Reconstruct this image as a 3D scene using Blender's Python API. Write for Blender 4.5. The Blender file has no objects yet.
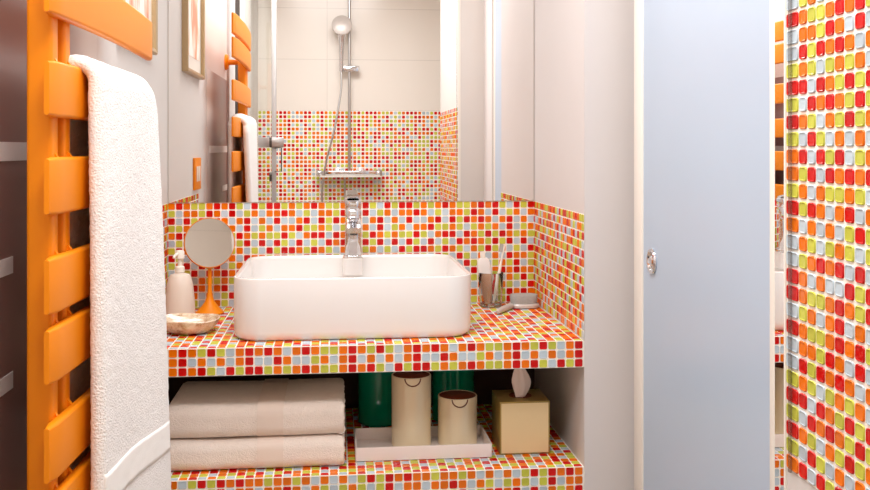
import bpy, bmesh, math, random
from mathutils import Vector, Matrix
random.seed(7)
C = bpy.context.scene.collection
PI = math.pi
# ---------------------------------------------------------------- camera frame of reference
P = 0.0225            # mosaic pitch (m)
D = 2.953             # camera to back wall
CZ = 1.33             # camera height
TH = 0.104            # camera yaw
F = 960.4             # focal length in px (870 wide)
def Y(v): return v - D            # v: distance from the camera along the room
def Z(v): return v + CZ           # v: height relative to the camera
XL, XR = -0.4988, 0.6199          # side walls of the niche
YF = -27 * P                      # front plane of the niche
ZC = CZ - 21.34 * P               # counter top (tile faces)
ZS = CZ - 0.795                   # shelf top (tile faces)
RH = 0.0016                       # tile relief

def lin(c):
    return tuple(((v / 255) / 12.92 if v / 255 <= 0.04045 else ((v / 255 + 0.055) / 1.055) ** 2.4) for v in c) + (1.0,)

# ---------------------------------------------------------------- materials
def mat(name, col, rough=0.5, metal=0.0, bump=0.0, bscale=60.0, vary=0.0, vscale=4.0, spec=0.5, coat=0.0,
        trans=0.0, ior=1.45, sheen=0.0, sss=0.0, detail=3.0, bdist=0.002, voronoi=False):
    m = bpy.data.materials.new(name); m.use_nodes = True
    nt = m.node_tree; b = nt.nodes['Principled BSDF']
    c = lin(col)
    b.inputs['Base Color'].default_value = c
    b.inputs['Roughness'].default_value = rough
    b.inputs['Metallic'].default_value = metal
    b.inputs['Specular IOR Level'].default_value = spec
    b.inputs['Coat Weight'].default_value = coat
    b.inputs['Coat Roughness'].default_value = 0.05
    b.inputs['Transmission Weight'].default_value = trans
    b.inputs['IOR'].default_value = ior
    b.inputs['Sheen Weight'].default_value = sheen
    if sss:
        b.inputs['Subsurface Weight'].default_value = sss
        b.inputs['Subsurface Scale'].default_value = 0.004
    tc = nt.nodes.new('ShaderNodeTexCoord')
    if bump:
        if voronoi:
            n = nt.nodes.new('ShaderNodeTexVoronoi'); n.inputs['Scale'].default_value = bscale; out = n.outputs['Distance']
        else:
            n = nt.nodes.new('ShaderNodeTexNoise'); n.inputs['Scale'].default_value = bscale
            n.inputs['Detail'].default_value = detail; out = n.outputs['Fac']
        nt.links.new(tc.outputs['Object'], n.inputs['Vector'])
        bp = nt.nodes.new('ShaderNodeBump'); bp.inputs['Strength'].default_value = bump; bp.inputs['Distance'].default_value = bdist
        nt.links.new(out, bp.inputs['Height']); nt.links.new(bp.outputs['Normal'], b.inputs['Normal'])
    if vary:
        n = nt.nodes.new('ShaderNodeTexNoise'); n.inputs['Scale'].default_value = vscale; n.inputs['Detail'].default_value = 4
        nt.links.new(tc.outputs['Object'], n.inputs['Vector'])
        mr = nt.nodes.new('ShaderNodeMapRange'); mr.inputs['From Min'].default_value = .3; mr.inputs['From Max'].default_value = .7
        mr.inputs['To Min'].default_value = 1 - vary; mr.inputs['To Max'].default_value = 1 + vary * .4
        nt.links.new(n.outputs['Fac'], mr.inputs['Value'])
        mx = nt.nodes.new('ShaderNodeMix'); mx.data_type = 'RGBA'; mx.blend_type = 'MULTIPLY'; mx.inputs['Factor'].default_value = 1
        mx.inputs[6].default_value = c
        nt.links.new(mr.outputs['Result'], mx.inputs[7]); nt.links.new(mx.outputs[2], b.inputs['Base Color'])
    return m

def tile_mat(name, col, rough=0.10):
    """glazed glass tile: every tile a little lighter or darker (face attribute), slightly uneven face"""
    m = mat(name, col, rough, bump=0.4, bscale=120, bdist=0.0012, detail=1.5, spec=0.5)
    nt = m.node_tree; b = nt.nodes['Principled BSDF']
    a = nt.nodes.new('ShaderNodeAttribute'); a.attribute_name = 'tint'
    mx = nt.nodes.new('ShaderNodeMix'); mx.data_type = 'RGBA'; mx.blend_type = 'MULTIPLY'; mx.inputs['Factor'].default_value = 1
    mx.inputs[6].default_value = lin(col)
    nt.links.new(a.outputs['Fac'], mx.inputs[7]); nt.links.new(mx.outputs[2], b.inputs['Base Color'])
    return m

M = {}
M['grout'] = mat('grout', (250, 243, 232), 0.8, bump=0.2, bscale=400)
M['R'] = tile_mat('red_glass_tile', (206, 10, 8))
M['O'] = tile_mat('orange_glass_tile', (234, 114, 6))
M['L'] = tile_mat('lime_glass_tile', (200, 200, 74))
M['B'] = tile_mat('silver_blue_glass_tile', (190, 204, 212))
TM = [M['grout'], M['R'], M['O'], M['L'], M['B']]
IX = {'R': 1, 'O': 2, 'L': 3, 'B': 4}
M['wall'] = mat('warm_white_paint', (226, 216, 206), 0.6, bump=0.05, bscale=300, vary=0.015)
M['wall_grey'] = mat('pale_grey_paint', (214, 208, 203), 0.6, bump=0.05, bscale=300, vary=0.015)
M['pier'] = mat('lilac_grey_paint', (214, 208, 206), 0.55, bump=0.05, bscale=300, vary=0.015)
M['brownwall'] = mat('dark_brown_back', (74, 48, 38), 0.6, bump=0.05, bscale=200, vary=0.05)
M['ceiling'] = mat('ceiling_paint', (245, 243, 240), 0.8, bump=0.05, bscale=300)
M['floor'] = mat('floor_stone', (190, 176, 160), 0.35, bump=0.05, bscale=30, vary=0.08, vscale=3)
M['ceramic'] = mat('white_ceramic', (232, 228, 224), 0.12, spec=0.5, coat=0.4, vary=0.005)
M['chrome'] = mat('chrome', (225, 225, 228), 0.06, 1.0, vary=0.01)
M['satin'] = mat('satin_metal', (196, 194, 194), 0.28, 1.0, vary=0.03)
M['darkmetal'] = mat('dark_metal', (96, 90, 86), 0.3, 0.9, vary=0.03)
M['mirror'] = mat('mirror_glass', (250, 248, 246), 0.0, 1.0)
M['greymirror'] = mat('soft_mirror', (216, 210, 204), 0.02, 1.0)
M['orange'] = mat('orange_lacquer', (240, 138, 10), 0.42, spec=0.35, coat=0.0, bump=0.02, bscale=500, vary=0.02)
M['mauve'] = mat('mauve_panel', (132, 92, 84), 0.3, spec=0.5, vary=0.05, vscale=2)
def mauve_to_grey():
    m = mat('mauve_to_grey_panel', (132, 92, 84), 0.3)
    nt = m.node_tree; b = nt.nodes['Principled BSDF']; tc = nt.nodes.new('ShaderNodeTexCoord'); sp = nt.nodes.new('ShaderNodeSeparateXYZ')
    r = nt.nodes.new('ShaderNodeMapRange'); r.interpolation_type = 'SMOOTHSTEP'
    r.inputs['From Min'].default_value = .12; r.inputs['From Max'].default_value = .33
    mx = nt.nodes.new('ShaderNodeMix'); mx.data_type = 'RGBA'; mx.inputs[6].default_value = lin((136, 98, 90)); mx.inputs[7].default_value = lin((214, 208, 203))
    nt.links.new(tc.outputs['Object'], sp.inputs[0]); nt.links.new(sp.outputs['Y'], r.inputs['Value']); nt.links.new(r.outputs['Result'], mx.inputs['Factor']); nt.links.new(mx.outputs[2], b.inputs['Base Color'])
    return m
M['mauve'] = mauve_to_grey()  # mauve blends into the wall's grey along y
M['strip'] = mat('pale_strip', (240, 236, 232), 0.35, vary=0.03)
M['towel'] = mat('white_terry', (244, 240, 236), 0.95, bump=.8, bscale=300, bdist=0.003, sheen=0.2, vary=0.02, vscale=40, detail=2)
M['towelband'] = mat('white_woven_band', (248, 245, 240), 0.7, bump=0.2, bscale=900, sheen=0.2, vary=0.01)
M['cream_towel'] = mat('cream_terry', (246, 232, 220), 0.95, bump=0.8, bscale=330, bdist=0.003, sheen=0.2, vary=0.03, vscale=60, detail=2)
M['cream_band'] = mat('cream_woven_band', (238, 220, 206), 0.7, bump=0.15, bscale=900, vary=0.01)
M['frost'] = mat('frosted_blue_glass', (182, 198, 216), 0.28, spec=0.35, bump=0.02, bscale=200, vary=0.02, vscale=2)
M['whiteframe'] = mat('white_frame', (238, 232, 222), 0.35, vary=0.01)
M['plastic'] = mat('cream_plastic', (240, 232, 220), 0.35, vary=0.02)
M['gold_frame'] = mat('champagne_frame', (186, 160, 122), 0.35, 0.6, bump=0.05, bscale=200, vary=0.06)
M['cork'] = mat('brown_wood_lid', (112, 46, 20), 0.55, bump=0.1, bscale=150, vary=0.15, vscale=30)
M['canister'] = mat('cream_metal', (246, 230, 196), 0.28, 0.2, vary=0.03)
M['gold'] = mat('brushed_gold', (170, 144, 80), 0.35, 0.6, bump=0.03, bscale=300, vary=0.05)
M['goldpale'] = mat('pale_gold_front', (240, 216, 168), 0.4, 0.2, vary=0.03)
M['tissue'] = mat('tissue_paper', (246, 228, 220), 0.9, bump=0.3, bscale=80, vary=0.03)
M['green'] = mat('green_glass', (0, 158, 122), 0.06, spec=0.7, coat=0.6, vary=0.08, vscale=6)
M['greyframe'] = mat('pale_grey_frame', (196, 192, 190), 0.35, vary=0.02)
M['post'] = mat('grey_post', (176, 172, 170), 0.35, 0.3, vary=0.02)
M['traymat'] = mat('white_lacquer', (244, 232, 226), 0.25, spec=0.5, coat=0.3, vary=0.01)
M['glass'] = mat('clear_glass', (248, 252, 250), 0.0, trans=1.0, ior=1.45)
M['silver'] = mat('brushed_silver', (206, 198, 192), 0.35, 0.2, bump=0.05, bscale=300, vary=0.05)
M['bristle'] = mat('grey_bristles', (178, 176, 172), 0.6, bump=0.8, bscale=700, bdist=0.003, vary=0.1, vscale=200)
M['peach'] = mat('peach_label', (206, 160, 132), 0.4, vary=0.06, vscale=30)
M['dispenser'] = mat('matt_ivory_ceramic', (228, 214, 200), 0.4, vary=0.02)

def glass_thin():
    m = bpy.data.materials.new('shower_glass'); m.use_nodes = True; nt = m.node_tree
    nt.nodes.clear(); o = nt.nodes.new('ShaderNodeOutputMaterial'); mx = nt.nodes.new('ShaderNodeMixShader')
    t = nt.nodes.new('ShaderNodeBsdfTransparent'); t.inputs[0].default_value = (.97, .99, .98, 1)
    g = nt.nodes.new('ShaderNodeBsdfGlossy'); g.inputs['Roughness'].default_value = .02
    mx.inputs[0].default_value = .06
    nt.links.new(t.outputs[0], mx.inputs[1]); nt.links.new(g.outputs[0], mx.inputs[2]); nt.links.new(mx.outputs[0], o.inputs[0])
    return m
M['thin'] = glass_thin()
def dark_line():
    m = bpy.data.materials.new('dark_line_tint'); m.use_nodes = True; nt = m.node_tree; b = nt.nodes['Principled BSDF']
    b.inputs['Base Color'].default_value = lin((70, 62, 56)); b.inputs['Alpha'].default_value = .35; b.inputs['Roughness'].default_value = .2
    return m
M['dark_line'] = dark_line()

def marbled():
    m = mat('shell_marble', (232, 214, 186), 0.25, spec=0.5, coat=0.3, bump=0.2, bscale=60)
    nt = m.node_tree; b = nt.nodes['Principled BSDF']; tc = nt.nodes.new('ShaderNodeTexCoord')
    n = nt.nodes.new('ShaderNodeTexNoise'); n.inputs['Scale'].default_value = 38; n.inputs['Detail'].default_value = 8; n.inputs['Roughness'].default_value = .7
    r = nt.nodes.new('ShaderNodeValToRGB'); e = r.color_ramp.elements
    e[0].position = .36; e[0].color = lin((168, 118, 84)); e[1].position = .62; e[1].color = lin((240, 226, 206))
    x = e.new(.48); x.color = lin((216, 190, 156))
    nt.links.new(tc.outputs['Object'], n.inputs['Vector']); nt.links.new(n.outputs['Fac'], r.inputs[0]); nt.links.new(r.outputs[0], b.inputs['Base Color'])
    return m
M['shell'] = marbled()

def print_art():
    m = mat('watercolour_print', (250, 240, 232), 0.6)
    nt = m.node_tree; b = nt.nodes['Principled BSDF']; tc = nt.nodes.new('ShaderNodeTexCoord')
    mp = nt.nodes.new('ShaderNodeMapping'); mp.inputs['Scale'].default_value = (1, 9, 3.2); mp.inputs['Location'].default_value = (0, .35, .2)
    n = nt.nodes.new('ShaderNodeTexNoise'); n.inputs['Scale'].default_value = 1.6; n.inputs['Detail'].default_value = 3
    r = nt.nodes.new('ShaderNodeValToRGB'); e = r.color_ramp.elements
    e[0].position = .40; e[0].color = lin((226, 150, 118)); e[1].position = .56; e[1].color = lin((250, 242, 234))
    x = e.new(.47); x.color = lin((238, 196, 170))
    nt.links.new(tc.outputs['Object'], mp.inputs['Vector']); nt.links.new(mp.outputs[0], n.inputs['Vector'])
    nt.links.new(n.outputs['Fac'], r.inputs[0]); nt.links.new(r.outputs[0], b.inputs['Base Color'])
    return m
M['print'] = print_art()

def big_tile():
    """large white wall tiles with hairline joints (object space x, z)"""
    m = mat('large_white_tile', (240, 232, 222), 0.2, spec=0.5)
    nt = m.node_tree; b = nt.nodes['Principled BSDF']; tc = nt.nodes.new('ShaderNodeTexCoord')
    mp = nt.nodes.new('ShaderNodeMapping'); mp.inputs['Rotation'].default_value = (-PI / 2, 0, 0); mp.inputs['Location'].default_value = (.05, .105, 0)
    br = nt.nodes.new('ShaderNodeTexBrick'); br.offset = 0; br.inputs['Scale'].default_value = 1
    br.inputs['Brick Width'].default_value = 2.4; br.inputs['Row Height'].default_value = .336; br.inputs['Mortar Size'].default_value = .0025
    br.inputs['Color1'].default_value = lin((238, 230, 221)); br.inputs['Color2'].default_value = lin((236, 228, 219)); br.inputs['Mortar'].default_value = lin((220, 212, 203))
    nt.links.new(tc.outputs['Object'], mp.inputs['Vector']); nt.links.new(mp.outputs[0], br.inputs['Vector']); nt.links.new(br.outputs['Color'], b.inputs['Base Color'])
    return m
M['bigtile'] = big_tile()

# ---------------------------------------------------------------- object helpers
def tag(o, label=None, cat=None, group=None, kind=None):
    if label: o['label'] = label
    if cat: o['category'] = cat
    if group: o['group'] = group
    if kind: o['kind'] = kind
    return o
def empty(name, loc, label, cat, group=None):
    o = bpy.data.objects.new(name, None); C.objects.link(o); o.location = loc; o.empty_display_size = .05
    return tag(o, label, cat, group)
def link(name, bm, mats, parent=None, smooth=None, origin=None):
    """bm is in world coordinates; the object gets its origin at `origin` or at its parent's"""
    me = bpy.data.meshes.new(name)
    if smooth is not None:
        for f in bm.faces: f.smooth = True
    off = Vector(origin) if origin is not None else (parent_loc(parent) if parent else Vector((0, 0, 0)))
    for v in bm.verts: v.co -= off
    bmesh.ops.recalc_face_normals(bm, faces=bm.faces)
    bm.to_mesh(me); bm.free()
    for m in (mats if isinstance(mats, (list, tuple)) else [mats]): me.materials.append(m)
    if smooth is not None:
        try: me.set_sharp_from_angle(angle=math.radians(smooth))
        except Exception: pass
    o = bpy.data.objects.new(name, me); C.objects.link(o)
    if parent:
        o.parent = parent; o.location = off - parent_loc(parent)
    else: o.location = off
    return o
def parent_loc(o):
    v = Vector((0, 0, 0))
    while o is not None:
        v += o.location; o = o.parent
    return v
def box(bm, a, b, bev=0.0, seg=2, mi=0):
    r = bmesh.ops.create_cube(bm, size=1); vs = r['verts']
    for v in vs:
        v.co = Vector([(a[k] + b[k]) / 2 + v.co[k] * (b[k] - a[k]) for k in range(3)])
    fs = list({f for v in vs for f in v.link_faces})
    for f in fs: f.material_index = mi
    if bev:
        es = list({e for v in vs for e in v.link_edges})
        bmesh.ops.bevel(bm, geom=es, offset=bev, segments=seg, affect='EDGES', profile=.5, material=mi)
def bx(name, a, b, m, parent=None, bev=0.0, seg=2, smooth=None, origin=None):
    bm = bmesh.new(); box(bm, a, b, bev, seg)
    return link(name, bm, m, parent, smooth if smooth is not None else (35 if bev else None), origin)
def struct(name, a, b, m):
    return tag(bx(name, a, b, m), kind='structure')
def lathe(bm, prof, c, n=40, axis='Z', mi=0, cap=True):
    """prof: (r, h) list; a revolved surface about an axis through c"""
    rings = []
    for r, h in prof:
        if r < 1e-6:
            rings.append([bm.verts.new(orient(0, 0, h, axis, c))])
        else:
            rings.append([bm.verts.new(orient(r * math.cos(2 * PI * i / n), r * math.sin(2 * PI * i / n), h, axis, c)) for i in range(n)])
    for A, B in zip(rings, rings[1:]):
        for i in range(n):
            j = (i + 1) % n
            if len(A) == 1 and len(B) == 1: continue
            if len(A) == 1: f = bm.faces.new([A[0], B[i], B[j]])
            elif len(B) == 1: f = bm.faces.new([A[i], A[j], B[0]])
            else: f = bm.faces.new([A[i], A[j], B[j], B[i]])
            f.material_index = mi
    if cap:
        for R in (rings[0], rings[-1]):
            if len(R) > 1:
                f = bm.faces.new(R); f.material_index = mi
def orient(x, y, h, axis, c):
    v = {'Z': (x, y, h), 'Y': (x, h, y), 'X': (h, x, y)}[axis] if isinstance(axis, str) else axis @ Vector((x, y, h))
    return Vector(v) + Vector(c)
def lathe_obj(name, prof, c, m, parent=None, n=40, axis='Z', smooth=35, cap=True):
    bm = bmesh.new(); lathe(bm, prof, c, n, axis, cap=cap)
    return link(name, bm, m, parent, smooth)
def tube(bm, pts, r, n=12, mi=0, closed=False):
    pts = [Vector(p) for p in pts]; rr = r if isinstance(r, (list, tuple)) else [r] * len(pts)
    rings = []; up = Vector((0, 0, 1)); prev = None
    for i, p in enumerate(pts):
        if closed: t = pts[(i + 1) % len(pts)] - pts[i - 1]
        else: t = pts[min(i + 1, len(pts) - 1)] - pts[max(i - 1, 0)]
        t.normalize()
        if prev is None:
            a = t.cross(up if abs(t.z) < .9 else Vector((1, 0, 0))).normalized()
        else:
            a = (prev - t * prev.dot(t)).normalized()
        prev = a; b = t.cross(a)
        rings.append([bm.verts.new(p + a * rr[i] * math.cos(2 * PI * k / n) + b * rr[i] * math.sin(2 * PI * k / n)) for k in range(n)])
    seq = list(zip(rings, rings[1:])) + ([(rings[-1], rings[0])] if closed else [])
    for A, B in seq:
        for k in range(n):
            f = bm.faces.new([A[k], A[(k + 1) % n], B[(k + 1) % n], B[k]]); f.material_index = mi
    if not closed:
        bm.faces.new(rings[0]).material_index = mi; bm.faces.new(rings[-1]).material_index = mi
def tube_obj(name, pts, r, m, parent=None, n=12, closed=False):
    bm = bmesh.new(); tube(bm, pts, r, n, closed=closed)
    return link(name, bm, m, parent, 40)
def bez(pts, n=10):
    """Catmull-Rom through the points"""
    pts = [Vector(p) for p in pts]; q = [pts[0] * 2 - pts[1]] + pts + [pts[-1] * 2 - pts[-2]]; out = []
    for i in range(1, len(q) - 2):
        for k in range(n):
            t = k / n; a, b, c, d = q[i - 1:i + 3]
            out.append(.5 * ((2 * b) + (c - a) * t + (2 * a - 5 * b + 4 * c - d) * t * t + (3 * b - a - 3 * c + d) * t ** 3))
    return out + [pts[-1]]
def rrect(w, d, r, n=8):
    """rounded rectangle outline, counter-clockwise, centred"""
    o = []
    for sx, sy, a0 in ((1, 1, 0), (-1, 1, 90), (-1, -1, 180), (1, -1, 270)):
        for k in range(n + 1):
            a = math.radians(a0 + 90 * k / n)
            o.append((sx * (w / 2 - r) + r * math.cos(a), sy * (d / 2 - r) + r * math.sin(a)))
    return o
def loft(bm, loops, cap0=True, cap1=True, mi=0):
    R = [[bm.verts.new(p) for p in l] for l in loops]; n = len(R[0])
    for A, B in zip(R, R[1:]):
        for i in range(n):
            bm.faces.new([A[i], A[(i + 1) % n], B[(i + 1) % n], B[i]]).material_index = mi
    if cap0: bm.faces.new(R[0]).material_index = mi
    if cap1: bm.faces.new(R[-1]).material_index = mi

# ---------------------------------------------------------------- the mosaic: one 18 x 18 sheet repeated over every tiled face
SHEET = {
 1: 'OLLOROR' 'LBRLRRLOLOR', 2: 'OOLROBRBLOBOOROBLB', 3: 'RLROROBORBOBRBBORB', 4: 'OLBLOLOBRBLOBOORLL',
 5: 'RBROLRLROLOLRLBORO'[:12] + 'LRLBOR', 6: 'BROROLRLRBRB' 'RLBRBL', 7: 'OLBOLRLOBLBR' 'LRROLR', 8: 'BRLBOBOBROOL' 'ORLBRL',
 9: 'RBRLRBLOLRBL' 'ROLBLO', 10: 'LRBROROROROO' 'BLRLBO', 11: 'OBOLLOLBOLRL' 'RBLROL', 12: 'LROBORBOLBLR' 'OLRBOR',
 13: 'BOBOBLRLROROOLOOLO', 14: 'OLBLOLBLRBOOBOOROB', 15: 'LORORBRBOLOR' 'BLOLRB', 16: 'OBOBBRLROLRL' 'OBRLBR',
 17: 'OLLOROLRLBORORO' 'BOR', 0: 'LOBORBOBOBORBBROBB'}
for k in SHEET: assert len(SHEET[k]) == 18, (k, len(SHEET[k]))
def sheet(r, k): return SHEET[r % 18][k % 18]

def mosaic(bm, tint, origin, U, V, nu, nv, col, p=P, pu=None, relief=RH, fine=True, fill=.86, split=None):
    """continuous sheet: grout between raised, round-cornered glass tiles. U, V unit vectors, U x V = outward normal"""
    U = Vector(U); V = Vector(V); N = U.cross(V); o = Vector(origin) - N * relief
    us = [0]
    for i in range(nu): us.append(us[-1] + (pu[i] if pu else p))
    G = [[bm.verts.new(o + U * us[i] + V * (j * p)) for j in range(nv + 1)] for i in range(nu + 1)]
    K = 3 if fine else 2
    for i in range(nu):
        for j in range(nv):
            w = us[i + 1] - us[i]
            cu, cv = (us[i] + us[i + 1]) / 2, (j + .5) * p
            cen = o + U * cu + V * cv
            hw, hv = w / 2 - p * (1 - fill) / 2, p * fill / 2
            def ring(s, h):
                r = p * .15 * (s if s > .9 else .75); a, b = hw - p * (1 - s) * .5, hv - p * (1 - s) * .5
                out = []
                for q, (sx, sy) in enumerate(((-1, -1), (1, -1), (1, 1), (-1, 1))):
                    for k in range(K):
                        ang = math.radians([180, 270, 0, 90][q] + 90 * k / (K - 1))
                        out.append(bm.verts.new(cen + U * (sx * (a - r) + r * math.cos(ang)) + V * (sy * (b - r) + r * math.sin(ang)) + N * h))
                return out
            c = [G[i][j], G[i + 1][j], G[i + 1][j + 1], G[i][j + 1]]
            A = ring(1, 0)
            for q in range(4):
                bm.faces.new([c[q]] + [A[K * q + k] for k in range(K - 1, -1, -1)])
                bm.faces.new([c[q], c[(q + 1) % 4], A[(K * (q + 1)) % (4 * K)], A[K * q + K - 1]])
            m = IX[col(i, j)]; t = random.uniform(.86, 1.06)
            rings = [A, ring(.98, relief * .7), ring(.93, relief), ring(.86, relief), ring(.79, relief - .0009)] if fine else [A, ring(.9, relief)]
            fs = []
            for X, W in zip(rings, rings[1:]):
                for k in range(4 * K):
                    fs.append(bm.faces.new([X[k], X[(k + 1) % (4 * K)], W[(k + 1) % (4 * K)], W[k]]))
            top = bm.faces.new(rings[-1]); fs.append(top)
            for f in fs:
                f.material_index = m; f.smooth = f is not top; f[tint] = t
def tile_obj(name, build, parent=None, origin=None):
    bm = bmesh.new(); tint = bm.faces.layers.float.new('tint'); build(bm, tint)
    me = bpy.data.meshes.new(name)
    off = Vector(origin) if origin is not None else (parent_loc(parent) if parent else Vector((0, 0, 0)))
    for v in bm.verts: v.co -= off
    bm.to_mesh(me); bm.free()
    for m in TM: me.materials.append(m)
    o = bpy.data.objects.new(name, me); C.objects.link(o)
    if parent: o.parent = parent; o.location = off - parent_loc(parent)
    else: o.location = off
    return o

# ---------------------------------------------------------------- the room
YB = Y(-0.453)                       # shower wall behind the camera
XO = 0.80                            # outer right wall
CEIL = 2.50
struct('floor', (XL - .1, YB - .1, -.1), (1.4, 0.1, 0), M['floor'])
struct('ceiling', (XL - .1, YB - .1, CEIL), (1.4, 0.1, CEIL + .1), M['ceiling'])
wb = struct('wall_back', (XL - .1, 0, 0), (1.4, .1, CEIL), M['wall'])
wl = struct('wall_left', (XL - .1, YB, 0), (XL, 0, CEIL), M['wall_grey'])
pier = struct('wall_right', (XR, YF, 0), (XO, 0, CEIL), M['pier'])
struct('wall_right_outer', (XO, Y(.43), 0), (XO + .1, 0, CEIL), M['wall'])
struct('wall_right_far', (1.3, YB, 0), (1.4, Y(.43), CEIL), M['wall'])
struct('wall_right_return', (XO + .1, Y(.43), 0), (1.4, Y(.43) + .1, CEIL), M['wall'])
XM = 0.600
YM = Y(1.193)
wn = struct('wall_right_near', (XM + RH, Y(.43), 0), (XO, Y(1.23), CEIL), M['wall_grey'])
wsh = struct('wall_shower', (XL - .1, YB - .1, 0), (1.4, YB, CEIL), M['bigtile'])

# tiled faces that belong to walls (U x V points out of the wall)
def back_tiles(bm, t):
    mosaic(bm, t, (XL, -RH - .0008, ZC), (1, 0, 0), (0, 0, 1), 50, 14, lambda i, j: sheet(14 - j, i + 16), pu=[(XR - XL) / 50] * 50)
bs = tag(tile_obj('mosaic_backsplash', back_tiles, wb), kind=None)
def right_tiles(bm, t):              # faces -X : U = -Y (towards camera), V = Z -> (-Y) x Z = -X
    mosaic(bm, t, (XR - RH - .0008, 0, ZC), (0, -1, 0), (0, 0, 1), 27, 14, lambda i, j: sheet(14 - j, i + 12))
tile_obj('mosaic_backsplash', right_tiles, pier)
def left_tiles(bm, t):               # faces +X : U = Y, V = Z
    mosaic(bm, t, (XL + RH + .0008, -29 * P, ZC), (0, 1, 0), (0, 0, 1), 29, 14, lambda i, j: sheet(14 - j, i + 5))
tile_obj('mosaic_backsplash', left_tiles, wl)
def near_tiles(bm, t):               # shower side wall, faces -X, first column widened to stand in for its reflection
    z0 = CZ - 19 * P
    mosaic(bm, t, (XM - .001, YM + 1.55 * P, z0), (0, -1, 0), (0, 0, 1), 35, 28, lambda i, j: sheet(27 - j, i - 1), pu=[1.55 * P] + [P] * 34, relief=.0020, fill=.84)
tile_obj('mosaic_tiling', near_tiles, wn)
PS = 0.0268
def shower_tiles(bm, t):             # faces +Y : U = -X, V = Z
    x1 = 1.0; n = int((x1 - XL) / PS)
    mosaic(bm, t, (XL + n * PS, YB + .003, Z(.244) - 34 * PS), (-1, 0, 0), (0, 0, 1), n, 34, lambda i, j: random.choice('ROLBROL'), p=PS, fine=False, fill=.74)
tile_obj('mosaic_tiling', shower_tiles, wsh)
# inner back of the open shelf, dark brown
bx('shelf_back_panel', (XL, -.004, 0), (XR, 0, ZC - 3 * P - .001), M['brownwall'], wb)

# left wall: framing nearer to the camera
struct('trim_1', (XL, Y(1.16), 0), (XL + .012, Y(1.355), CEIL), M['greyframe'])
struct('trim_2', (XL, Y(.93), 0), (XL + .02, Y(.98), CEIL), M['darkmetal'])
# chrome edge of the tiled partition and the polished jamb beside the sliding door
struct('trim_3', (XM - .001, Y(1.2282), 0), (XM + .012, Y(1.2325), CEIL), M['whiteframe'])
struct('trim_4', (.727, Y(1.478), 0), (XO, Y(1.528), CEIL), M['mirror'])
struct('wall_right_jamb', (.727, Y(1.23), 0), (XO, Y(1.478), CEIL), M['pier'])

struct('dark_line_strip', (XM - .0045, Y(1.208), CZ - 19 * P), (XM - .0018, Y(1.214), CEIL), M['dark_line'])  # added see-through strip imitating the dark line between tiles and their reflection
# mauve cladding on the left wall
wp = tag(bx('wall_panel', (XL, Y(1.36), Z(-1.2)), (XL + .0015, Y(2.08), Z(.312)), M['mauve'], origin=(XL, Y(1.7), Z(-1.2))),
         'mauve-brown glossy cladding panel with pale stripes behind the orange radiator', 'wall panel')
for za, zb, ya in ((-.020, .009, 1.99), (-.194, -.168, 1.55), (-.372, -.346, 1.55)):
    bx('pale_stripe', (XL + .0015, Y(1.36), Z(za)), (XL + .0025, Y(ya), Z(zb)), M['strip'], wp)  # pale flat strips across the mauve panel

# ---------------------------------------------------------------- wall mirror
mi = tag(bx('wall_mirror', (XL + .003, -.006, ZC + 14 * P + .001), (XR - .003, -.0005, Z(1.02)), M['mirror'], origin=(0, 0, ZC + 14 * P)),
         'large frameless mirror standing on the mosaic splashback above the basin', 'mirror')

# ---------------------------------------------------------------- sliding door on the right
dr = bpy.data.objects.new('door_1', None); C.objects.link(dr); dr.location = (.727, Y(1.9), 0); tag(dr, kind='structure')
dx0, dx1 = .727, .757
bx('door_frame', (dx0, Y(1.529), .0), (dx1, Y(1.549), 2.3), M['whiteframe'], dr, .002)
bx('door_frame', (dx0, Y(2.222), .0), (dx1, Y(2.285), 2.3), M['whiteframe'], dr, .002)
bx('door_frame', (dx0, Y(1.549), 2.25), (dx1, Y(2.222), 2.3), M['whiteframe'], dr, .002)
bx('door_frame', (dx0, Y(1.549), .0), (dx1, Y(2.222), .05), M['whiteframe'], dr, .002)
bx('glass_panel', (dx0 + .004, Y(1.549), .05), (dx1 - .006, Y(2.222), 2.25), M['frost'], dr)
hp = lathe_obj('door_pull', [(.029, 0), (.030, .003), (.028, .006), (.023, .0065), (.020, .004), (.018, .001), (0, .001)],
               (0, 0, 0), M['chrome'], None, 40, Matrix(((0, 0, -1), (1, 0, 0), (0, 1, 0))))
hp.parent = dr; hp.location = (.004, Y(2.155) - Y(1.9), Z(-.262))
hb = lathe_obj('pull_knob', [(.013, 0), (.013, .004), (.010, .0065), (0, .007)], (0, 0, 0), M['chrome'], None, 24, Matrix(((0, 0, -1), (1, 0, 0), (0, 1, 0))))
hb.parent = hp

# ---------------------------------------------------------------- counter and shelf
def slab(name, zt, rows, label, k0top):
    def b(bm, t):
        W = (XR - XL)
        q = W / 50 * 1.006; pu = [W - .003 - 49 * q] + [q] * 49
        mosaic(bm, t, (XL, YF, zt), (1, 0, 0), (0, 1, 0), 50, 27, lambda i, j: sheet(k0top - j, i + 16), pu=pu)
        mosaic(bm, t, (XL, YF, zt - rows[1] * P), (1, 0, 0), (0, 0, 1), 50, rows[1], lambda i, j: sheet(rows[0] + rows[1] - 1 - j, i + 16), pu=pu)
        # closing body of the slab
        box(bm, (XL, YF + RH + .001, zt - rows[1] * P), (XR, 0, zt - RH - .001), 0, mi=0)
    o = tile_obj(name, b, origin=(0, YF, zt - rows[1] * P)); tag(o, label, 'counter'); return o
slab('vanity_counter', ZC, (17, 3), 'thick mosaic-tiled counter carrying the white basin', 16)
lo = slab('vanity_shelf', ZS, (13, 5), 'lower mosaic-tiled shelf holding folded towels and tray', 12)
lo['category'] = 'shelf'

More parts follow.
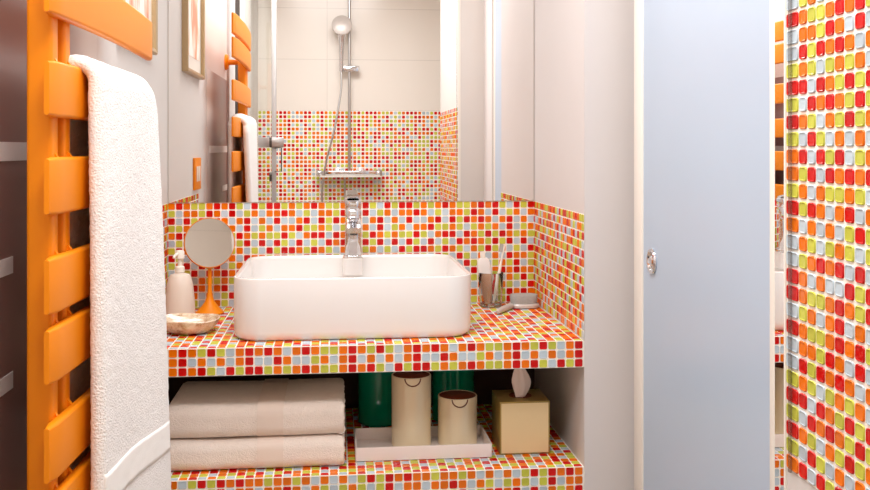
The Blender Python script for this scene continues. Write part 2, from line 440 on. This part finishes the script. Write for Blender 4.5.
# ---------------------------------------------------------------- basin
BX, BY, BW, BD, BH = .0485, Y(2.667), .606, .526, .156
def basin():
    t = empty('vessel_basin', (BX, BY, ZC), 'white rectangular vessel basin with rounded corners on the mosaic counter', 'basin')
    bm = bmesh.new(); L = []
    def lp(w, d, r, z): L.append([Vector((BX + x, BY + y, ZC + z)) for x, y in rrect(w, d, r, 10)])
    lp(BW - .05, BD - .05, .05, 0); lp(BW - .02, BD - .02, .065, .002); lp(BW - .006, BD - .006, .07, .010); lp(BW - .002, BD - .002, .072, .022)
    lp(BW, BD, .074, .06); lp(BW, BD, .074, BH - .003); lp(BW - .002, BD - .002, .073, BH - .0006); lp(BW - .005, BD - .005, .072, BH)
    lp(BW - .014, BD - .014, .068, BH); lp(BW - .018, BD - .018, .066, BH - .0015); lp(BW - .022, BD - .022, .064, BH - .01)
    lp(BW - .034, BD - .034, .06, .07); lp(BW - .06, BD - .06, .06, .040); lp(BW - .14, BD - .14, .05, .026); lp(.12, .12, .05, .020)
    loft(bm, L); link('bowl', bm, M['ceramic'], t, 60)
    # tap deck at the rear of the bowl, kept narrow to imitate the tap's reflection
    bm = bmesh.new(); L = []
    for w, z in ((.060, BH - .05), (.060, BH - .004), (.057, BH - .001)):
        L.append([Vector((BX + .004 + x, BY + BD / 2 - .053 + y, ZC + z)) for x, y in rrect(w, .086 if w > .058 else .083, .014, 5)])
    loft(bm, L); link('tap_deck', bm, M['ceramic'], t, 50)
    lathe_obj('drain', [(.028, .0203), (.030, .023), (.026, .026), (0, .0265)], (BX, BY, ZC), M['chrome'], t)
    return t
basin()
# ---------------------------------------------------------------- basin mixer
def faucet():
    x, y, z = .054, Y(2.872), ZC + BH - .001
    t = empty('basin_mixer', (x, y, z), 'chrome single-lever mixer tap on the rear rim of the basin', 'tap')
    bm = bmesh.new(); loft(bm, [[Vector((x + a, y + b, z + h)) for a, b in rrect(w, w, .012, 5)] for w, h in ((.052, 0), (.052, .005), (.049, .007))])
    link('base_plate', bm, M['chrome'], t, 40)
    bm = bmesh.new(); loft(bm, [[Vector((x + a, y + b, z + h)) for a, b in rrect(w, w * 1.02, .016, 6)] for w, h in ((.047, .006), (.048, .02), (.048, .12), (.048, .138), (.045, .141))])
    link('body', bm, M['chrome'], t, 40)
    bm = bmesh.new(); L = []
    for k in range(9):
        s = k / 8; w = .046 - .003 * s; hh = .026 - .010 * s
        L.append([Vector((x + a, y - .018 - .115 * s, z + .112 - .022 * s * s + b)) for a, b in rrect(w, hh, hh * .35, 4)])
    loft(bm, L); sp = link('spout', bm, M['chrome'], t, 40)
    lathe_obj('aerator', [(.010, 0), (.011, .002), (.011, .008), (0, .008)], (x, y - .122, z + .076), M['darkmetal'], t, 24)
    bm = bmesh.new()
    loft(bm, [[Vector((x + a, y + b, z + h)) for a, b in rrect(w, w, .016, 6)] for w, h in ((.045, .1415), (.048, .145), (.048, .166), (.043, .170))])
    link('lever_cap', bm, M['chrome'], t, 40)
    bm = bmesh.new(); L = []
    for k in range(8):
        s = k / 7; w = .040 - .004 * s
        L.append([Vector((x + a, y + .01 - .085 * s, z + .171 + .016 * s + b)) for a, b in rrect(w, .008 - .002 * s, .003, 3)])
    loft(bm, L); link('lever', bm, M['chrome'], t, 40)
faucet()

# ---------------------------------------------------------------- things on the counter, left
def dispenser():
    x, y = -.430, Y(2.74)
    t = empty('soap_dispenser', (x, y, ZC), 'tall ivory soap dispenser with pump beside the round mirror', 'soap dispenser')
    pr = [(0, 0), (.041, 0), (.0425, .003), (.0425, .01), (.040, .06), (.036, .098), (.031, .118), (.026, .127), (.012, .131), (.011, .134), (0, .134)]
    lathe_obj('bottle', pr, (x, y, ZC), M['dispenser'], t, cap=False)
    lathe_obj('pump_collar', [(.013, .134), (.013, .148), (.008, .151), (.006, .151), (.006, .170), (0, .170)], (x, y, ZC), M['plastic'], t, 24)
    lathe_obj('pump_head', [(.008, .170), (.0125, .172), (.0125, .190), (.010, .194), (0, .195)], (x, y, ZC), M['plastic'], t, 24)
    tube_obj('nozzle', bez([(x, y, ZC + .184), (x - .006, y - .014, ZC + .185), (x - .010, y - .028, ZC + .181), (x - .011, y - .032, ZC + .176)]), .004, M['plastic'], t, 10)
dispenser()
def dish():
    x, y = -.377, Y(2.560)
    o = lathe_obj('soap_dish', [(0, 0), (.045, 0), (.060, .008), (.073, .022), (.078, .033), (.0785, .036), (.076, .037), (.070, .033), (.050, .022), (0, .018)],
                  (x, y, ZC), M['shell'], None, 56, cap=False)
    for v in o.data.vertices:
        a = math.atan2(v.co.y - y, v.co.x - x); r = math.hypot(v.co.x - x, v.co.y - y)
        if r > .06: v.co.z += .0022 * math.sin(3 * a + .6)
        v.co = v.co - Vector((x, y, ZC))
    o.location = (x, y, ZC)
    tag(o, 'shallow mottled marble dish in front of the soap dispenser', 'dish')
dish()
def round_mirror():
    x, y = -.361, Y(2.842)
    t = empty('vanity_mirror', (x, y, ZC), 'small round swivel mirror on an orange stand, left of the basin', 'mirror')
    lathe_obj('stand', [(0, 0), (.040, 0), (.041, .003), (.036, .008), (.026, .018), (.014, .034), (.0075, .052), (.006, .075), (.0055, .13), (0, .131)], (x, y, ZC), M['orange'], t, cap=False)
    R = Matrix.Rotation(math.radians(13), 3, 'Z') @ Matrix.Rotation(math.radians(90 - 9), 3, 'X'); c = (x, y - .004, ZC + .205)
    rot = R
    lathe_obj('rim', [(.0695, -.004), (.0705, -.006), (.0725, -.004), (.0730, 0), (.0725, .005), (.0712, .007), (.0700, .005), (.0695, -.004)], c, M['orange'], t, 64, rot, cap=False)
    lathe_obj('mirror_disc', [(.0705, .001), (.0700, .0055), (0, .0057)], c, M['greymirror'], t, 64, rot)
    lathe_obj('back_shell', [(.0695, .0018), (.069, -.005), (.05, -.010), (0, -.012)], c, M['orange'], t, 64, rot)
round_mirror()

# ---------------------------------------------------------------- things on the counter, right
def tumbler():
    x, y = .470, Y(2.875)
    t = empty('toothbrush_tumbler', (x, y, ZC), 'clear glass tumbler holding toothpaste and toothbrush in the corner', 'tumbler')
    pr = [(0, 0), (.030, 0), (.033, .003), (.0355, .05), (.038, .102), (.0373, .1035), (.0362, .102), (.0337, .05), (.031, .012), (.027, .008), (0, .008)]
    lathe_obj('cup', pr, (x, y, ZC), M['glass'], t, 48, cap=False)
tumbler()
def tube_paste():
    x, y = .463, Y(2.876)
    t = empty('toothpaste_tube', (x, y, ZC + .01), 'cream and brown squeezed tube standing in the glass tumbler', 'tube')
    lean = Matrix.Rotation(math.radians(-7), 3, 'Y')
    def P3(a, b, h): return Vector((x, y, ZC + .010)) + lean @ Vector((a, b, h))
    bm = bmesh.new(); L = []
    for h, w, d in ((0, .020, .020), (.012, .026, .020), (.05, .033, .018), (.085, .038, .015)):
        L.append([P3(a, b, h) for a, b in rrect(w, d, d * .45, 5)])
    loft(bm, L); link('tube_body', bm, M['peach'], t, 50)
    bm = bmesh.new(); L = []
    for h, w, d in ((.0852, .041, .017), (.105, .042, .015), (.122, .040, .013), (.134, .032, .010), (.139, .020, .008)):
        L.append([P3(a, b, h) for a, b in rrect(w, d, d * .45, 5)])
    loft(bm, L); link('tube_top', bm, M['ceramic'], t, 50)
    bm = bmesh.new(); L = []
    for h, w in ((.139, .016), (.15, .015), (.158, .012)):
        L.append([P3(a, b, h) for a, b in rrect(w, w * .6, w * .25, 5)])
    loft(bm, L); link('cap', bm, M['plastic'], t, 50)
tube_paste()
def toothbrush():
    x, y = .476, Y(2.862)
    t = empty('toothbrush', (x, y, ZC + .012), 'slim cream toothbrush leaning right in the glass tumbler', 'toothbrush')
    a = Vector((x, y, ZC + .012)); b = Vector((.5135, Y(2.885), ZC + .186))
    pts = [a.lerp(b, s) for s in (0, .12, .25, .4, .55, .7, .8, .9, 1)]
    tube_obj('handle', pts, [.003, .0045, .0055, .0055, .0048, .0035, .003, .004, .0035], M['plastic'], t, 12)
    bm = bmesh.new(); d = (b - a).normalized(); s = Vector((-1, 0, .25)).normalized()
    q = a.lerp(b, .93); 
    vs = []
    for u in (-.012, .012):
        for w in (-.0045, .0045):
            for h in (.003, .013):
                vs.append(bm.verts.new(q + d * u + Vector((0, 1, 0)) * w + s * h))
    bmesh.ops.convex_hull(bm, input=vs); link('bristle_head', bm, M['bristle'], t)
toothbrush()
def hairbrush():
    x, y = .565, Y(2.845)
    t = empty('hairbrush', (x - .02, y, ZC), 'grey hairbrush lying bristles up beside the tumbler', 'hairbrush')
    bm = bmesh.new(); L = []
    for w, d, h in ((.080, .050, 0), (.092, .062, .003), (.094, .064, .010), (.088, .058, .014)):
        L.append([Vector((x + a * 1, y + b, ZC + h)) for a, b in rrect(w, d, d * .49, 8)])
    loft(bm, L)
    link('brush_head', bm, M['silver'], t, 45)
    bm = bmesh.new(); L = []
    for w, d, h in ((.080, .050, .0142), (.084, .056, .036), (.080, .052, .040)):
        L.append([Vector((x + a, y + b, ZC + h)) for a, b in rrect(w, d, d * .49, 8)])
    loft(bm, L); link('bristles', bm, M['bristle'], t, 45)
    pts = bez([(x - .036, y - .018, ZC + .0095), (x - .060, y - .050, ZC + .010), (x - .085, y - .092, ZC + .009), (x - .100, y - .118, ZC + .0085)], 5)
    bm = bmesh.new(); n = len(pts); tube(bm, pts, [.0075 + .0015 * math.sin(PI * i / (n - 1) * 1.2) - (.003 if i in (0, n - 1) else 0) for i in range(n)], 12)
    link('handle', bm, M['silver'], t, 50)
hairbrush()

# ---------------------------------------------------------------- lower shelf: folded towels
def folded(z0, h, label, seed):
    rnd = random.Random(seed)
    x0, x1, yf, yb = -.409, .023 + rnd.uniform(-.002, .002), Y(2.395), Y(2.68)
    t = empty('folded_towel', ((x0 + x1) / 2, (yf + yb) / 2, z0), label, 'towel', 'folded cream towels on the shelf')
    # cross-section (y, z): folded edge rounded towards the room
    def outline(off=0.0, sag=0.0, grow=0.0):
        r = h * .36; o = []
        for k in range(9):
            a = PI / 2 + PI / 2 * k / 8; o.append((yf + r - off + (r + off) * math.cos(a) + off, z0 + h - r + (r + off) * math.sin(a)))
        for k in range(9):
            a = PI + PI / 2 * k / 8; o.append((yf + r + (r) * math.cos(a) - off * .0, z0 + r + r * math.sin(a)))
        o.append((yf + (yb - yf) * .5, z0)); o.append((yb - .02, z0)); o.append((yb - .004, z0 + .012)); o.append((yb, z0 + h * .5))
        o.append((yb - .004, z0 + h - .012)); o.append((yb - .02, z0 + h))
        for s in (.7, .5, .3): o.append((yf + (yb - yf) * s, z0 + h + off))
        return o
    base = outline()
    bm = bmesh.new(); L = []; N = 44
    for i in range(N + 1):
        s = i / N; x = x0 + (x1 - x0) * s
        e = min(s, 1 - s) * (x1 - x0); k = 1 - .35 * max(0, 1 - e / .012) ** 2
        cz = z0 + h / 2; cy = (yf + yb) / 2
        L.append([Vector((x, cy + (y - cy) * (1 - .02 * (1 - k)) + (.0016 * math.sin(x * 31 + seed)) * (1 if y < cy else 0),
                          z0 + (z - z0) * 1.0 + (0 if z < z0 + .004 else .0012 * math.sin(x * 17 + seed) ) - (z - cz) * (1 - k) * .35 + (0 if z > z0 + .004 else 0))) for y, z in base])
    loft(bm, L)
    body = link('towel_body', bm, M['cream_towel'], t, 50)
    # the layers seen at the open right-hand side
    nl = 3
    for q in range(nl):
        zc = z0 + h * (q + .5) / nl
        pts = []
        for k in range(26):
            y = yf + .018 + (yb - .01 - yf - .018) * k / 25
            pts.append((x1 - .009 + rnd.uniform(-.0015, .002), y, zc + rnd.uniform(-.0018, .0018)))
        bm = bmesh.new(); tube(bm, pts, [h / nl * .46] * 26, 8); link('fold_layer', bm, M['cream_towel'], t, 60)
    # woven border band over top and front
    bm = bmesh.new(); L = []
    for x in (-.190, -.126):
        L.append([Vector((x, (yf + yb) / 2 + (y - (yf + yb) / 2) * 1.016, z0 + (z - z0) * 1.03)) for y, z in base])
    loft(bm, L); link('woven_band', bm, M['cream_band'], t, 50)
folded(ZS, .0765, 'cream folded towel at the bottom of the stack, on the mosaic shelf', 3)
folded(ZS + .0795, .081, 'cream folded towel on top of the stack, just under the counter', 8)

# ---------------------------------------------------------------- lower shelf: tray and canisters
TX0, TX1, TY0, TY1 = .052, .402, Y(2.437), Y(2.612)
def tray():
    t = empty('tray', ((TX0 + TX1) / 2, (TY0 + TY1) / 2, ZS), 'white rectangular tray under two cream canisters', 'tray')
    bm = bmesh.new(); cx, cy, w, d = (TX0 + TX1) / 2, (TY0 + TY1) / 2, TX1 - TX0, TY1 - TY0; L = []
    for ww, h in ((-.006, 0), (0, .002), (0, .0345), (-.001, .0355), (-.009, .0355), (-.010, .0345), (-.010, .007), (-.014, .005)):
        L.append([Vector((cx + a, cy + b, ZS + h)) for a, b in rrect(w + ww, d + ww, .004, 3)])
    loft(bm, L); link('tray_body', bm, M['traymat'], t, 40)
tray()
def canister(x, y, r, h, label, tabx):
    z = ZS + .005
    t = empty('canister', (x, y, z), label, 'canister')
    lathe_obj('canister_body', [(0, 0), (r - .002, 0), (r, .002), (r, h - .0015), (r - .001, h), (r - .003, h), (r - .0035, h - .002), (r - .0035, h - .012), (0, h - .012)], (x, y, z), M['canister'], t, 64, cap=False)
    lathe_obj('lid', [(0, h - .0118), (r - .0038, h - .0118), (r - .0038, h - .0012), (r - .006, h), (0, h)], (x, y, z), M['cork'], t, 64, cap=False)
    # finger notch: half-round tab outlined in brown, curved with the wall
    a0 = -PI / 2 + tabx
    def on(u, v, o): a = a0 + u / r; return Vector((x + (r + o) * math.cos(a), y + (r + o) * math.sin(a), z + h - .001 + v))
    tr = r * .40
    bm = bmesh.new(); pts = [on(tr * math.cos(q), -tr * math.sin(q) * .9, .0004) for q in [PI * k / 16 for k in range(17)]]
    tube(bm, pts, .0016, 8); link('notch_outline', bm, M['cork'], t, 50)
canister(.203, Y(2.553), .0525, .187, 'taller cream cylindrical canister with brown lid on the tray', .0)
canister(.3275, Y(2.556), .0525, .128, 'shorter cream cylindrical canister with brown lid on the tray', .0)
def green(x, label):
    y = Y(2.79); r = .062
    t = empty('glass_jar', (x, y, ZS), label, 'glass jar', 'green glass jars')
    lathe_obj('jar_body', [(0, 0), (r - .006, 0), (r, .006), (r, .196), (r - .008, .206), (0, .206)], (x, y, ZS), M['green'], t, 64, cap=False)
    lathe_obj('jar_lid', [(0, .2062), (r - .004, .2062), (r - .003, .216), (r - .008, .219), (0, .219)], (x, y, ZS), M['green'], t, 64, cap=False)
green(.128, 'green glass jar behind the taller cream canister')
green(.345, 'green glass jar behind the shorter cream canister')

# ---------------------------------------------------------------- tissue box
def tissue_box():
    x0, x1, y0, y1, h = .425, .557, Y(2.455), Y(2.583), .1365
    cx, cy = (x0 + x1) / 2, (y0 + y1) / 2
    t = empty('tissue_box', (cx, cy, ZS), 'gold cube tissue box with a tissue sticking out, right end of shelf', 'tissue box')
    bx('box_body', (x0, y0 + .0006, ZS), (x1, y1, ZS + h), M['gold'], t, .0015)
    bx('front_panel', (x0 + .004, y0 - .0005, ZS + .004), (x1 - .004, y0 + .0005, ZS + h - .004), M['goldpale'], t)
    lathe_obj('slot', [(0, 0), (.030, 0), (.030, .0009), (0, .0009)], (cx, cy, ZS + h), M['cork'], t, 32, cap=False)
    # pinched tissue: a leaf-shaped, pleated fold
    bm = bmesh.new(); L = []; n = 28
    for i in range(13):
        s = i / 12; hh = ZS + h + .0015 + .092 * s
        w = .011 + .010 * math.sin(PI * min(1, s / .9)) if s < .45 else .021 - .016 * ((s - .45) / .55) ** 1.3
        ring = []
        for k in range(n):
            a = 2 * PI * k / n; rr = 1 + .22 * math.sin(4 * a + 2.5 * s) + .10 * math.sin(9 * a - s)
            ring.append(Vector((cx - .004 + .003 * math.sin(s * 4) + w * rr * math.cos(a), cy - .02 + .5 * w * rr * math.sin(a), hh)))
        L.append(ring)
    loft(bm, L); link('tissue', bm, M['tissue'], t, 80)
tissue_box()

# ---------------------------------------------------------------- towel radiator
SL = [(.445, .528), (.352, .434), (.185, .268), (.043, .122), (-.094, -.013), (-.232, -.152), (-.328, -.250), (-.464, -.384), (-.564, -.486), (-.70, -.62), (-.80, -.72)]
def slat_x(s): return -.388 + .010 * (1 - (2 * s - 1) ** 2)
def radiator():
    t = empty('towel_radiator', (-.42, Y(1.45), Z(-.95)), 'bright orange slatted towel radiator mounted on the left wall', 'towel radiator')
    for ya, yb in ((1.408, 1.442), (1.474, 1.506)):
        bx('column', (-.434, Y(ya), Z(-.95)), (-.398, Y(yb), Z(.545)), M['orange'], t, .006, 3)
    y0, y1 = 1.368, 2.112
    for za, zb in SL:
        bm = bmesh.new(); L = []; n = 30; h = zb - za; cz = Z((za + zb) / 2)
        for i in range(n + 1):
            s = i / n; e = min(s, 1 - s) * (y1 - y0); q = min(1, e / .008); g = math.sqrt(max(0, 1 - (1 - q) ** 2)) if q < 1 else 1
            th = .016 * (.45 + .55 * g); hh = h * (1 - (.005 / h) * (1 - g))
            L.append([Vector((slat_x(s) - .006 + a, Y(y0 + (y1 - y0) * s), cz + b)) for a, b in rrect(th, hh, min(.0055, th * .45), 4)])
        loft(bm, L)
        sl = link('slat', bm, M['orange'], t, 50)
        for ya in (1.425, 1.490):
            bm = bmesh.new(); x = slat_x((ya - y0) / (y1 - y0)) - .008
            vs = [bm.verts.new(Vector(p)) for p in ((x, Y(ya - .004), Z(zb) - .012), (x, Y(ya + .004), Z(zb) - .012), (-.404, Y(ya - .004), Z(zb) + .016), (-.404, Y(ya + .004), Z(zb) + .016),
                                                   (x, Y(ya - .004), Z(zb) - .002), (x, Y(ya + .004), Z(zb) - .002), (-.404, Y(ya - .004), Z(zb) - .012), (-.404, Y(ya + .004), Z(zb) - .012))]
            bmesh.ops.convex_hull(bm, input=vs); link('slat_clip', bm, M['orange'], sl)
    for z in (.392, -.62):
        bm = bmesh.new()
        lathe(bm, [(.036, 0), (.036, .010), (.030, .015), (.013, .018), (.012, .066), (0, .067)], (XL, Y(1.425), Z(z)), 32, Matrix(((0, 0, 1), (1, 0, 0), (0, 1, 0))))
        link('wall_bracket', bm, M['orange'], t, 40)
radiator()

# ---------------------------------------------------------------- bath towel over the fourth slat
def hanging_towel():
    ya, yb = 1.493, 1.950
    ztop, zbot = .113, -.82
    t = empty('bath_towel', (-.37, Y((ya + yb) / 2), Z(ztop)), 'white terry bath towel hanging over the orange radiator', 'towel')
    # centreline of the sheet: list of (x, z)
    r = .030; xc = -.3905; path = []
    nb = 120
    for k in range(nb): path.append((xc - r, zbot + .2 + (ztop - .012 - zbot - .2) * k / nb, 'b'))
    for k in range(17):
        a = PI - PI * k / 16; path.append((xc + r * math.cos(a), ztop - .012 + r * math.sin(a) * .95, 'c'))
    nf = 150
    for k in range(1, nf + 1): path.append((xc + r, ztop - .012 - (ztop - .012 - zbot) * k / nf, 'f'))
    rows = []
    nv = 64; rnd = random.Random(5)
    def sheet_pt(i, s, side):
        x, z, w = path[i]
        a = path[max(i - 1, 0)]; b = path[min(i + 1, len(path) - 1)]
        tx, tz = b[0] - a[0], b[1] - a[1]; l = math.hypot(tx, tz); nx, nz = -tz / l, tx / l      # outward (left of travel)
        half = {'b': .008, 'c': .0120, 'f': .0120}[w]
        edge = min(s, 1 - s) * (yb - ya); q = min(1, edge / .014); half *= math.sqrt(max(.0, 1 - (1 - q) ** 2)) * .96 + .04
        dz = max(0, ztop - z) / (ztop - zbot)
        y = ya + (yb - ya) * s
        if w == 'f':
            x += .004 * math.sin(s * 7 + dz * 2) * min(1, dz * 4) + .020 * dz * (s ** 1.5) + .010 * dz * s
            y += .004 * dz * (s - .3) - .014 * s * max(0, 1 - dz * 22)
        if w == 'c': y -= .014 * s
        if w in 'cf' : z -= .012 * max(0, s - .88) / .12 * max(0, 1 - dz * 8)
        g = rnd.uniform(-.0006, .0007) * (1 if edge > .006 else 0)
        return Vector((x + nx * (half + g) * side, Y(y), Z(z + nz * (half + g) * side)))
    bm = bmesh.new()
    n = len(path)
    ss = [0, .004, .010, .018, .030] + [.03 + .94 * k / (nv - 8) for k in range(1, nv - 8)] + [.97, .982, .990, .996, 1]
    out = [[bm.verts.new(sheet_pt(i, s, -1)) for s in ss] for i in range(n)]
    inn = [[bm.verts.new(sheet_pt(i, s, 1)) for s in ss] for i in range(n)]
    m = len(ss)
    for i in range(n - 1):
        for j in range(m - 1):
            bm.faces.new([out[i][j], out[i + 1][j], out[i + 1][j + 1], out[i][j + 1]])
            bm.faces.new([inn[i][j], inn[i][j + 1], inn[i + 1][j + 1], inn[i + 1][j]])
        bm.faces.new([out[i][0], inn[i][0], inn[i + 1][0], out[i + 1][0]])
        bm.faces.new([out[i][-1], out[i + 1][-1], inn[i + 1][-1], inn[i][-1]])
    for i in (0, n - 1):
        for j in range(m - 1): bm.faces.new([out[i][j], out[i][j + 1], inn[i][j + 1], inn[i][j]])
    link('towel_body', bm, M['towel'], t, 180)
    # woven border band on the front face
    bm = bmesh.new(); G = []
    lo, hi = -.573, -.517
    for k in range(9):
        z = lo + (hi - lo) * k / 8; row = []
        for s in [.012 + .973 * q / 40 for q in range(41)]:
            i = min(range(n), key=lambda i: abs(path[i][1] - z) + (9 if path[i][2] != 'f' else 0))
            v = sheet_pt(i, s, 1); row.append(bm.verts.new(Vector((v.x + .0014, v.y, Z(z) - .045 * (s - .5) ))))
        G.append(row)
    for a, b in zip(G, G[1:]):
        for j in range(40): bm.faces.new([a[j], a[j + 1], b[j + 1], b[j]])
    bmesh.ops.smooth_vert(bm, verts=bm.verts, factor=.5, use_axis_x=True, use_axis_y=False, use_axis_z=False)
    bo = link('woven_band', bm, M['towelband'], t, 180)
    sm = bo.modifiers.new('thick', 'SOLIDIFY'); sm.thickness = .0025; sm.offset = -1
hanging_towel()

# ---------------------------------------------------------------- picture and switch on the left wall
def picture():
    y0, y1, z0, z1 = Y(2.262), Y(2.675), Z(.252), Z(.92)
    t = empty('framed_picture', (XL, (y0 + y1) / 2, z0), 'peach watercolour print in a champagne frame on the left wall', 'picture')
    w, d = .014, .018
    bm = bmesh.new()
    outer = [(y0, z0), (y1, z0), (y1, z1), (y0, z1)]; inner = [(y0 + w, z0 + w), (y1 - w, z0 + w), (y1 - w, z1 - w), (y0 + w, z1 - w)]
    loops = []
    for lp, x in ((outer, XL), (outer, XL + d), ([(a + (.004 if k in (0, 3) else -.004), b + (.004 if k < 2 else -.004)) for k, (a, b) in enumerate(outer)], XL + d + .003), (inner, XL + d), (inner, XL + .004)):
        loops.append([bm.verts.new(Vector((x, a, b))) for a, b in lp])
    for A, B in zip(loops, loops[1:] + loops[:1]):
        for i in range(4): bm.faces.new([A[i], A[(i + 1) % 4], B[(i + 1) % 4], B[i]])
    link('frame', bm, M['gold_frame'], t)
    bx('mat_board', (XL, y0 + w, z0 + w), (XL + .006, y1 - w, z1 - w), M['whiteframe'], t)
    bx('print', (XL + .006, y0 + w + .045, z0 + w + .05), (XL + .0072, y1 - w - .045, z1 - w - .05), M['print'], t)
picture()
def switch():
    y0, y1, z0, z1 = Y(2.285), Y(2.43), Z(-.150), Z(-.036)
    t = empty('light_switch', (XL, (y0 + y1) / 2, z0), 'orange double light switch plate on the left wall', 'light switch')
    bx('plate', (XL, y0, z0), (XL + .009, y1, z1), M['orange'], t, .002)
    for a in (.28, .62):
        bx('rocker', (XL + .009, y0 + (y1 - y0) * a, z0 + .03), (XL + .012, y0 + (y1 - y0) * (a + .2), z1 - .03), M['plastic'], t, .001)
switch()

# ---------------------------------------------------------------- shower, seen in the mirror (stands behind the camera)
def shower_set():
    x = .0945; yw = YB; yr = YB + .06
    t = empty('shower_set', (x, yw, Z(-.16)), 'chrome hand shower set with rail and hose on the mosaic wall', 'shower')
    tube_obj('riser_rail', [(x, yr, Z(-.16)), (x, yr, Z(1.05))], .009, M['satin'], t, 16)
    bm = bmesh.new()
    tube(bm, [(x, yw, Z(.98)), (x, yr, Z(.98))], .012, 16)
    link('rail_bracket', bm, M['chrome'], t, 40)
    # thermostatic mixer bar
    bm = bmesh.new(); box(bm, (x - .175, yw + .028, Z(-.178)), (x + .175, yw + .088, Z(-.148)), .006, 3)
    link('mixer_body', bm, M['chrome'], t, 40)
    bx('mixer_shelf', (x - .19, yw + .02, Z(-.190)), (x + .20, yw + .13, Z(-.179)), M['whiteframe'], t, .002)
    for s in (-1, 1):
        bm = bmesh.new(); lathe(bm, [(.019, 0), (.021, .003), (.021, .034), (.018, .038), (0, .038)], (x + s * .1755, yw + .058, Z(-.163)), 28, Matrix(((0, 0, s), (1, 0, 0), (0, s, 0))))
        link('control_knob', bm, M['chrome'], t, 40)
        bm = bmesh.new(); lathe(bm, [(.03, 0), (.03, .006), (.014, .010), (.013, .030), (0, .03)], (x + s * .075, yw, Z(-.163)), 24, Matrix(((1, 0, 0), (0, 0, 1), (0, 1, 0))))
        link('wall_union', bm, M['chrome'], t, 40)
    # holder
    bm = bmesh.new(); box(bm, (x - .065, yr - .014, Z(.495)), (x + .065, yr + .016, Z(.535)), .006, 3)
    link('holder', bm, M['chrome'], t, 40)
    # hand shower
    hx = x - .052; hy = yr + .03
    hd = tube_obj('handset', bez([(hx, hy, Z(.495)), (hx, hy + .004, Z(.58)), (hx + .002, hy + .012, Z(.66)), (hx + .003, hy + .022, Z(.735))], 6),
             [.011, .0115, .012, .0125, .013, .0135, .014, .0145, .015, .0155, .016, .017, .018, .019, .020, .022, .024, .026, .028], M['chrome'], t, 16)
    R = Matrix.Rotation(math.radians(-78), 3, 'X')
    lathe_obj('shower_head', [(0, -.030), (.03, -.026), (.058, -.010), (.066, .004), (.066, .010), (.060, .014), (0, .015)], (hx + .003, hy + .026, Z(.79)), M['silver'], t, 40, R, cap=False)
    tube_obj('hose', bez([(hx, hy, Z(.496)), (hx - .004, hy + .01, Z(.36)), (hx - .045, hy + .03, Z(.12)), (hx - .095, hy + .03, Z(-.08)), (hx - .125, hy + .02, Z(-.30)), (hx - .10, hy, Z(-.55)), (hx - .03, hy - .02, Z(-.62)), (hx + .02, yw + .05, Z(-.45)), (x - .03, yw + .055, Z(-.178))], 8),
             .0065, M['satin'], t, 10)
shower_set()
def screen():
    y = Y(.506); x = -.335
    t = empty('shower_screen', (x, y, 0), 'glass shower screen with slim grey post, hinges and handle', 'shower screen')
    bx('post', (x - .013, y - .013, 0), (x + .013, y + .013, CEIL - .001), M['post'], t, .002)
    bx('glass_pane', (XL + .001, y - .004, .02), (x - .013, y + .004, 2.2), M['thin'], t)
    for z in (.03, -.62):
        bx('hinge', (x - .085, y + .013, Z(z - .028)), (x + .055, y + .024, Z(z + .028)), M['satin'], t, .003)
    bx('hinge_pin', (x - .024, y + .0245, Z(.002)), (x - .010, y + .030, Z(.058)), M['darkmetal'], t, .002)
    bx('hinge_pin', (x - .024, y + .014, Z(-.185)), (x - .010, y + .030, Z(-.135)), M['darkmetal'], t, .002)
    bm = bmesh.new(); tube(bm, [(x + .005, y + .018, Z(.00)), (x + .042, y + .018, Z(.00)), (x + .042, y + .018, Z(-.13)), (x + .005, y + .018, Z(-.13))], .0035, 8)
    link('handle', bm, M['darkmetal'], t, 40)
screen()

# ---------------------------------------------------------------- light
def area(name, loc, size, power, col=(.97, .985, 1), rot=(0, 0, 0), sy=None):
    l = bpy.data.lights.new(name, 'AREA'); l.energy = power; l.color = col; l.shape = 'RECTANGLE'; l.size = size; l.size_y = sy or size
    o = bpy.data.objects.new(name, l); C.objects.link(o); o.location = loc; o.rotation_euler = rot
    return o
area('ceiling_lamp', (-.02, Y(1.95), CEIL - .02), .6, 15, sy=.5)
area('front_fill_light', (-.02, Y(.80), CEIL - .02), .7, 21.5, sy=.6)  # added fill for the shelf and counter fronts, no known source
w = bpy.data.worlds.new('World'); bpy.context.scene.world = w; w.use_nodes = True
w.node_tree.nodes['Background'].inputs[0].default_value = (1, .96, .92, 1); w.node_tree.nodes['Background'].inputs[1].default_value = .3

# ---------------------------------------------------------------- camera
cam = bpy.data.cameras.new('Camera'); co = bpy.data.objects.new('Camera', cam); C.objects.link(co)
co.location = (0, Y(0), CZ); co.rotation_euler = (PI / 2, 0, -TH)
cam.sensor_width = 36; cam.lens = 36 * F / 870; cam.shift_y = -(245 - 147.9) / 870; cam.clip_start = .02
S = bpy.context.scene; S.camera = co
S.view_settings.view_transform = 'Standard'; S.view_settings.look = 'None'; S.view_settings.gamma = 1; S.view_settings.exposure = 0.2
S.view_settings.use_curve_mapping = False
S.cycles.max_bounces = 12; S.cycles.diffuse_bounces = 6; S.cycles.glossy_bounces = 6; S.cycles.use_denoising = True
S.cycles.sample_clamp_indirect = 6
